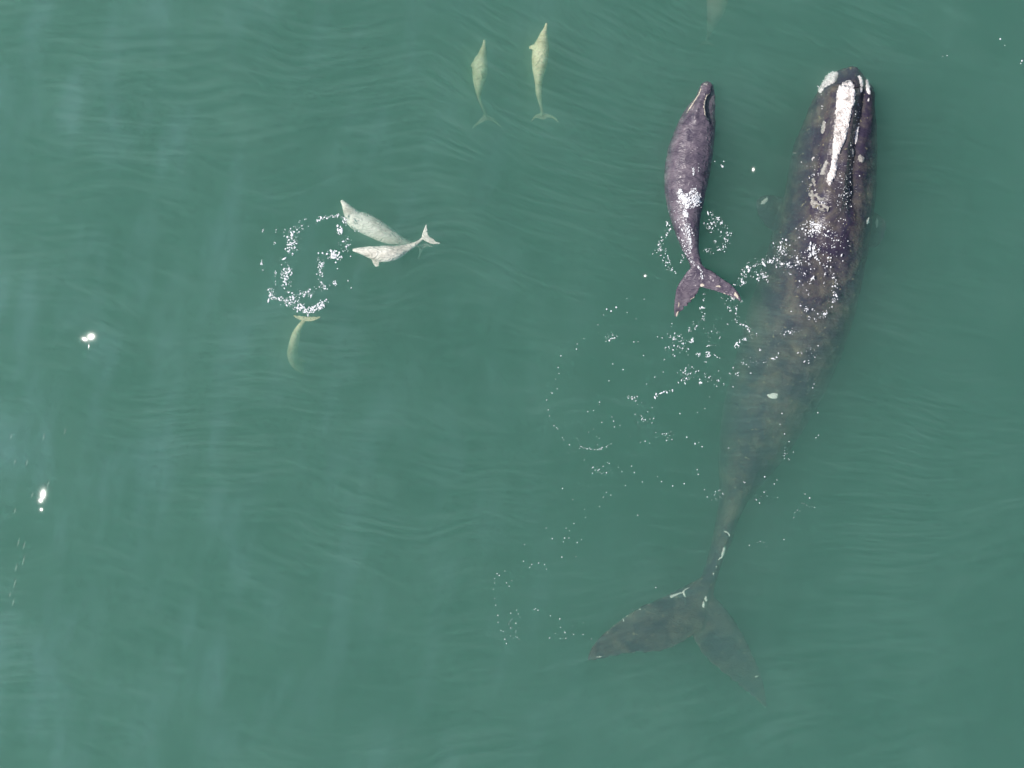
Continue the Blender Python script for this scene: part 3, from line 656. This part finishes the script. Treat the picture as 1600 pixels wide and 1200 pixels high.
# spray over the adult's back, some flecks painted in for sun glints on wet skin
F = Foam(wb)
for (x, y, r, ry, a) in [(1163, 441, 4, 3, 0), (1165, 432, 2, 4, 0), (1179, 415, 4, 1.8, -35), (1160, 422, 1.5, 1.5, 0), (1155, 435, 2.4, 1.6, 0), (1193, 432, 4, 2.8, 20), (1200, 440, 1.4, 3.4, 0), (1222, 412, 4.4, 2.4, 5), (1221, 392, 3.6, 2.4, 20), (1236, 418, 2.4, 2, 0),
                         (1247, 373, 5.5, 1.4, -45), (1249, 412, 1.6, 3, 20), (1270, 435, 3.4, 5, 20), (1266, 443, 1.4, 4, 5), (1262, 456, 1.4, 6.5, -20), (1272, 386, 3.6, 5.5, 0), (1265, 400, 2.4, 4, 10), (1283, 412, 6, 1.6, 25), (1289, 429, 1.6, 6, 8), (1288, 444, 1.6, 4, -5),
                         (1300, 435, 1.8, 2.8, 0), (1305, 442, 1.4, 1.8, 0), (1303, 457, 1.8, 1.8, 0), (1303, 469, 2.6, 3.4, 0), (1290, 490, 2.8, 5.5, 15), (1282, 496, 2, 1.6, 0), (1264, 497, 2, 4, 10), (1260, 483, 3.6, 4.4, -20), (1271, 484, 3, 2.2, 0), (1251, 478, 1.4, 4, 0),
                         (1295, 409, 2.4, 1.8, 0), (1235, 519, 1.6, 3, 0), (1228, 518, 1.3, 1.3, 0), (1252, 551, 1.6, 1.4, 0), (1216, 552, 1.6, 1.5, 0), (1208, 560, 4, 2.6, -15), (1214, 404, 2.6, 1.8, 0), (1263, 567, 1.5, 1.3, 0),
                         (1284, 316, 6, 3, 20), (1278, 355, 4, 6, 0), (1270, 346, 3, 4, 30), (1288, 356, 2.4, 3, -20), (1268, 366, 3, 2, 0)]:
    F.knot(x, y, r, ry, a)
F.line([(1150, 450), (1162, 425), (1180, 412), (1202, 406), (1222, 414), (1240, 412), (1254, 402)], 170, 3.6, 0.35, 1.3); F.cluster(1190, 430, 16, 10, 50, 0.35, 1.2)
F.cluster(1222, 390, 12, 14, 60, 0.35, 1.2); F.cluster(1274, 358, 20, 14, 150, 0.35, 1.4); F.cluster(1272, 392, 14, 12, 90, 0.35, 1.3)
F.line([(1280, 330), (1268, 280), (1276, 250)], 60, 5, 0.25, 0.8); F.line([(1336, 140), (1340, 185), (1330, 240), (1322, 300)], 90, 3.6, 0.25, 0.8); F.cluster(1318, 300, 16, 40, 120, 0.25, 0.8)  # tiny flecks on the head include painted sun glints
F.cluster(1300, 380, 26, 30, 90, 0.3, 1.0); F.line([(1292, 412), (1302, 430), (1306, 460), (1296, 486), (1272, 500)], 70, 2.8, 0.3, 1.2)
F.cluster(1235, 518, 18, 7, 30, 0.3, 0.9); F.cluster(1265, 550, 16, 22, 18, 0.3, 0.8); F.cluster(1180, 565, 26, 12, 18, 0.3, 0.9); F.cluster(1255, 415, 40, 50, 80, 0.25, 0.8)
F.line([(1292, 120), (1282, 180), (1275, 230)], 30, 8, 0.25, 0.6)
F.done('white spray flecks scattered over the adult whale\'s back')
# long loops of tiny bubbles
F = Foam()
loopA = [(431, 92), (460, 103), (495, 82), (413, 128), (560, 113), (378, 190), (615, 153), (450, 290), (470, 255), (290, 275), (248, 310), (243, 342), (146, 384), (128, 457), (134, 495), (113, 530), (123, 590), (91, 617),
         (57, 660), (67, 722), (75, 760), (103, 820), (119, 833), (155, 895), (162, 910), (200, 940), (262, 962), (310, 965), (335, 968), (375, 970), (430, 952), (460, 935), (602, 297), (628, 297), (663, 382), (470, 435), (535, 470),
         (682, 560), (733, 517), (786, 485), (624, 688), (650, 676), (716, 707), (590, 640), (570, 635), (314, 733), (350, 725), (388, 673), (475, 792), (480, 828), (402, 800), (890, 745), (1000, 738), (1046, 713), (1075, 640),
         (643, 925), (673, 917), (700, 930), (780, 873), (806, 870), (825, 882), (806, 913), (933, 893), (985, 937), (1008, 926), (1030, 952), (1196, 960), (378, 1102), (431, 1114), (505, 1082), (588, 1073), (605, 1113),
         (410, 1075), (360, 1098), (750, 1138), (775, 1170), (655, 1172), (845, 1197), (917, 1182), (1005, 1125), (998, 1095), (1296, 1176), (442, 266), (456, 278), (425, 265), (840, 183), (835, 200), (750, 265), (667, 30), (558, 26)]
for x, y in loopA: F.fleck(840 + x * .25, 460 + y * .25, random.uniform(0.5, 1.05))
for x, y in [(952, 532), (948, 483), (955, 486), (963, 480)]: F.fleck(x, y, 1.5)
F.cluster(953, 527, 10, 7, 26, 0.3, 0.8); F.cluster(990, 622, 12, 6, 20, 0.3, 0.7); F.cluster(1005, 655, 18, 10, 24, 0.3, 0.6); F.cluster(1043, 680, 14, 8, 16, 0.3, 0.7)
F.line([(905, 698), (935, 703), (955, 694)], 22, 1.5, 0.3, 0.8); F.cluster(940, 735, 30, 8, 24, 0.3, 0.7); F.cluster(930, 690, 80, 70, 46, 0.25, 0.6)
F.done('wide loop of tiny bubbles left of the adult whale\'s middle')
F = Foam()
loopB = [(226, 610), (170, 630), (185, 642), (152, 665), (152, 697), (142, 741), (152, 810), (160, 857), (175, 930), (177, 980), (197, 1040), (226, 1103), (237, 1133), (238, 696), (276, 680), (257, 720), (360, 540), (405, 585), (470, 552),
         (525, 597), (512, 563), (367, 420), (447, 882), (438, 888), (465, 893), (554, 933), (622, 956), (628, 1017), (657, 1050), (626, 1098), (665, 1096), (548, 1094), (722, 1068), (790, 1068), (850, 1100), (268, 915), (310, 893), (322, 920),
         (335, 944), (263, 976), (267, 1020), (306, 1043), (315, 1088), (328, 1102), (267, 1079), (305, 988), (524, 300), (568, 377), (657, 373), (688, 372), (648, 400), (778, 385), (748, 405), (725, 268), (692, 320), (668, 301), (808, 224),
         (716, 96), (936, 78), (990, 63), (958, 43), (1185, 208), (637, 510), (739, 506), (910, 145), (800, 165), (642, 15), (420, 563), (1143, 890), (1264, 853), (1315, 730)]
for x, y in loopB: F.fleck(740 + x * .2166, 760 + y * .2166, random.uniform(0.5, 1.0))
F.cluster(800, 985, 16, 24, 16, 0.25, 0.5); F.cluster(890, 985, 30, 22, 12, 0.25, 0.5)
F.done('sparse loop of tiny bubbles left of the adult\'s flukes')
F = Foam()
for x, y in [(1270, 606), (1272, 600), (1222, 646), (1219, 663), (1226, 678), (1278, 645), (1279, 680), (1275, 684), (1214, 750), (1210, 756), (1194, 769), (1187, 786), (1182, 781), (1265, 778), (1258, 772), (1242, 801), (1246, 797), (1188, 846), (1225, 843),
             (1162, 753), (1138, 700), (1097, 698), (1091, 741), (1069, 756), (1101, 765), (1118, 768), (1073, 683), (1086, 693), (1069, 756), (1226, 716), (1232, 717), (1233, 690), (1195, 745)]:
    F.fleck(x, y, random.uniform(0.6, 1.2))
F.cluster(1228, 710, 12, 12, 16, 0.25, 0.6); F.cluster(1120, 775, 22, 16, 22, 0.25, 0.6); F.cluster(1190, 780, 26, 14, 14, 0.25, 0.5); F.cluster(1255, 790, 18, 18, 12, 0.25, 0.5); F.cluster(1180, 850, 30, 5, 8, 0.25, 0.5)
F.done('tiny bubbles drifting over the adult whale\'s tail stock')
F = Foam()
for x, y, r in [(1563, 61, 1.6), (1570, 71, 0.7), (1597, 95, 1.5), (1595, 99, 1), (1473, 88, 0.6), (1480, 87, 0.9), (1131, 252, 1), (1127, 258, 1), (1117, 252, 0.8), (1129, 260, 2)]: F.fleck(x, y, r)
F.done('few lone bubbles in open water near the right edge')

# ------------------------------------------------------------------ sunlit wavelets
def wavelet(cx, cy, rx, ry, ang, aim, h, verts, faces, film):
    """A low smooth swell of the surface; aim = 1 turns its crest to mirror the sun to the sky above, less leaves it dimmer."""
    c = P(cx, cy, 0.03)
    view = (EYE - c).normalized(); half = (view + sd).normalized()
    sx, sy = -half.x / half.z * aim, -half.y / half.z * aim
    n, m = 10, 24; b = len(verts); ca, sa = math.cos(math.radians(ang)), math.sin(math.radians(ang))
    for i in range(n + 1):
        q = i / n
        for k in range(m):
            a = 2 * math.pi * k / m
            x, y = q * rx / PPM * math.cos(a), q * ry / PPM * math.sin(a)
            X, Y = x * ca - y * sa, -(x * sa + y * ca)
            verts.append(c + Vector((X, Y, X * sx + Y * sy + h * (1 - q * q))))
            film.append((1 - q * q) ** 2)
    for i in range(n):
        for k in range(m):
            a0 = b + i * m + k; a1 = b + i * m + (k + 1) % m
            faces.append((a0, a0 + m, a1 + m, a1))
def wave_obj(name, vs, fs, fl, mat):
    o = mesh_obj(name, vs, fs, mat)
    at = o.data.attributes.new('film', 'FLOAT', 'POINT'); at.data.foreach_set('value', fl)
    return o
def glint(spots, label):
    vs, fs, fl = [], [], []
    for s_ in spots: wavelet(*s_, vs, fs, fl)
    o = wave_obj('sun_glint', vs, fs, fl, M_glint)
    return tag(o, label, 'sun glint', 'sun glints on the water')
glint([(133, 530, 18, 14, 20, 1, 0.028), (143, 526, 20, 18, -10, 1, 0.025), (139, 541, 4, 11, 4, 1, 0.014)], 'upper of the two bright sun glints near the left edge')
glint([(68, 772, 18, 24, 8, 1, 0.028), (64, 782, 12, 12, 0, 1, 0.018), (65, 796, 9, 9, 0, 1, 0.014)], 'lower of the two bright sun glints near the left edge')
glint([(1177, 265, 6, 8, 0, 1, 0.010)], 'tiny sun glint on open water between calf and adult whale')
glint([(1008, 431, 6, 6, 0, 1, 0.010)], 'tiny sun glint on open water left of the calf\'s flukes')
vs, fs, fl = [], [], []
for _ in range(0):
    t = random.random()
    y = 60 + 1000 * t; x = 150 - 110 * t + random.gauss(0, 90)
    wavelet(x, y, random.uniform(3, 10), random.uniform(25, 90), random.uniform(8, 22), random.uniform(0.2, 0.9), 0.004, vs, fs, fl)
for _ in range(16):
    y = random.uniform(640, 980); wavelet(75 - (y - 640) * 0.2 + random.gauss(0, 16), y, 1.8, random.uniform(5, 13), 14, 1, 0.002, vs, fs, fl)
tag(wave_obj('ripples', vs, fs, fl, M_streak), 'faint pale ripples running down the water at the left', 'ripples', None, 'stuff')
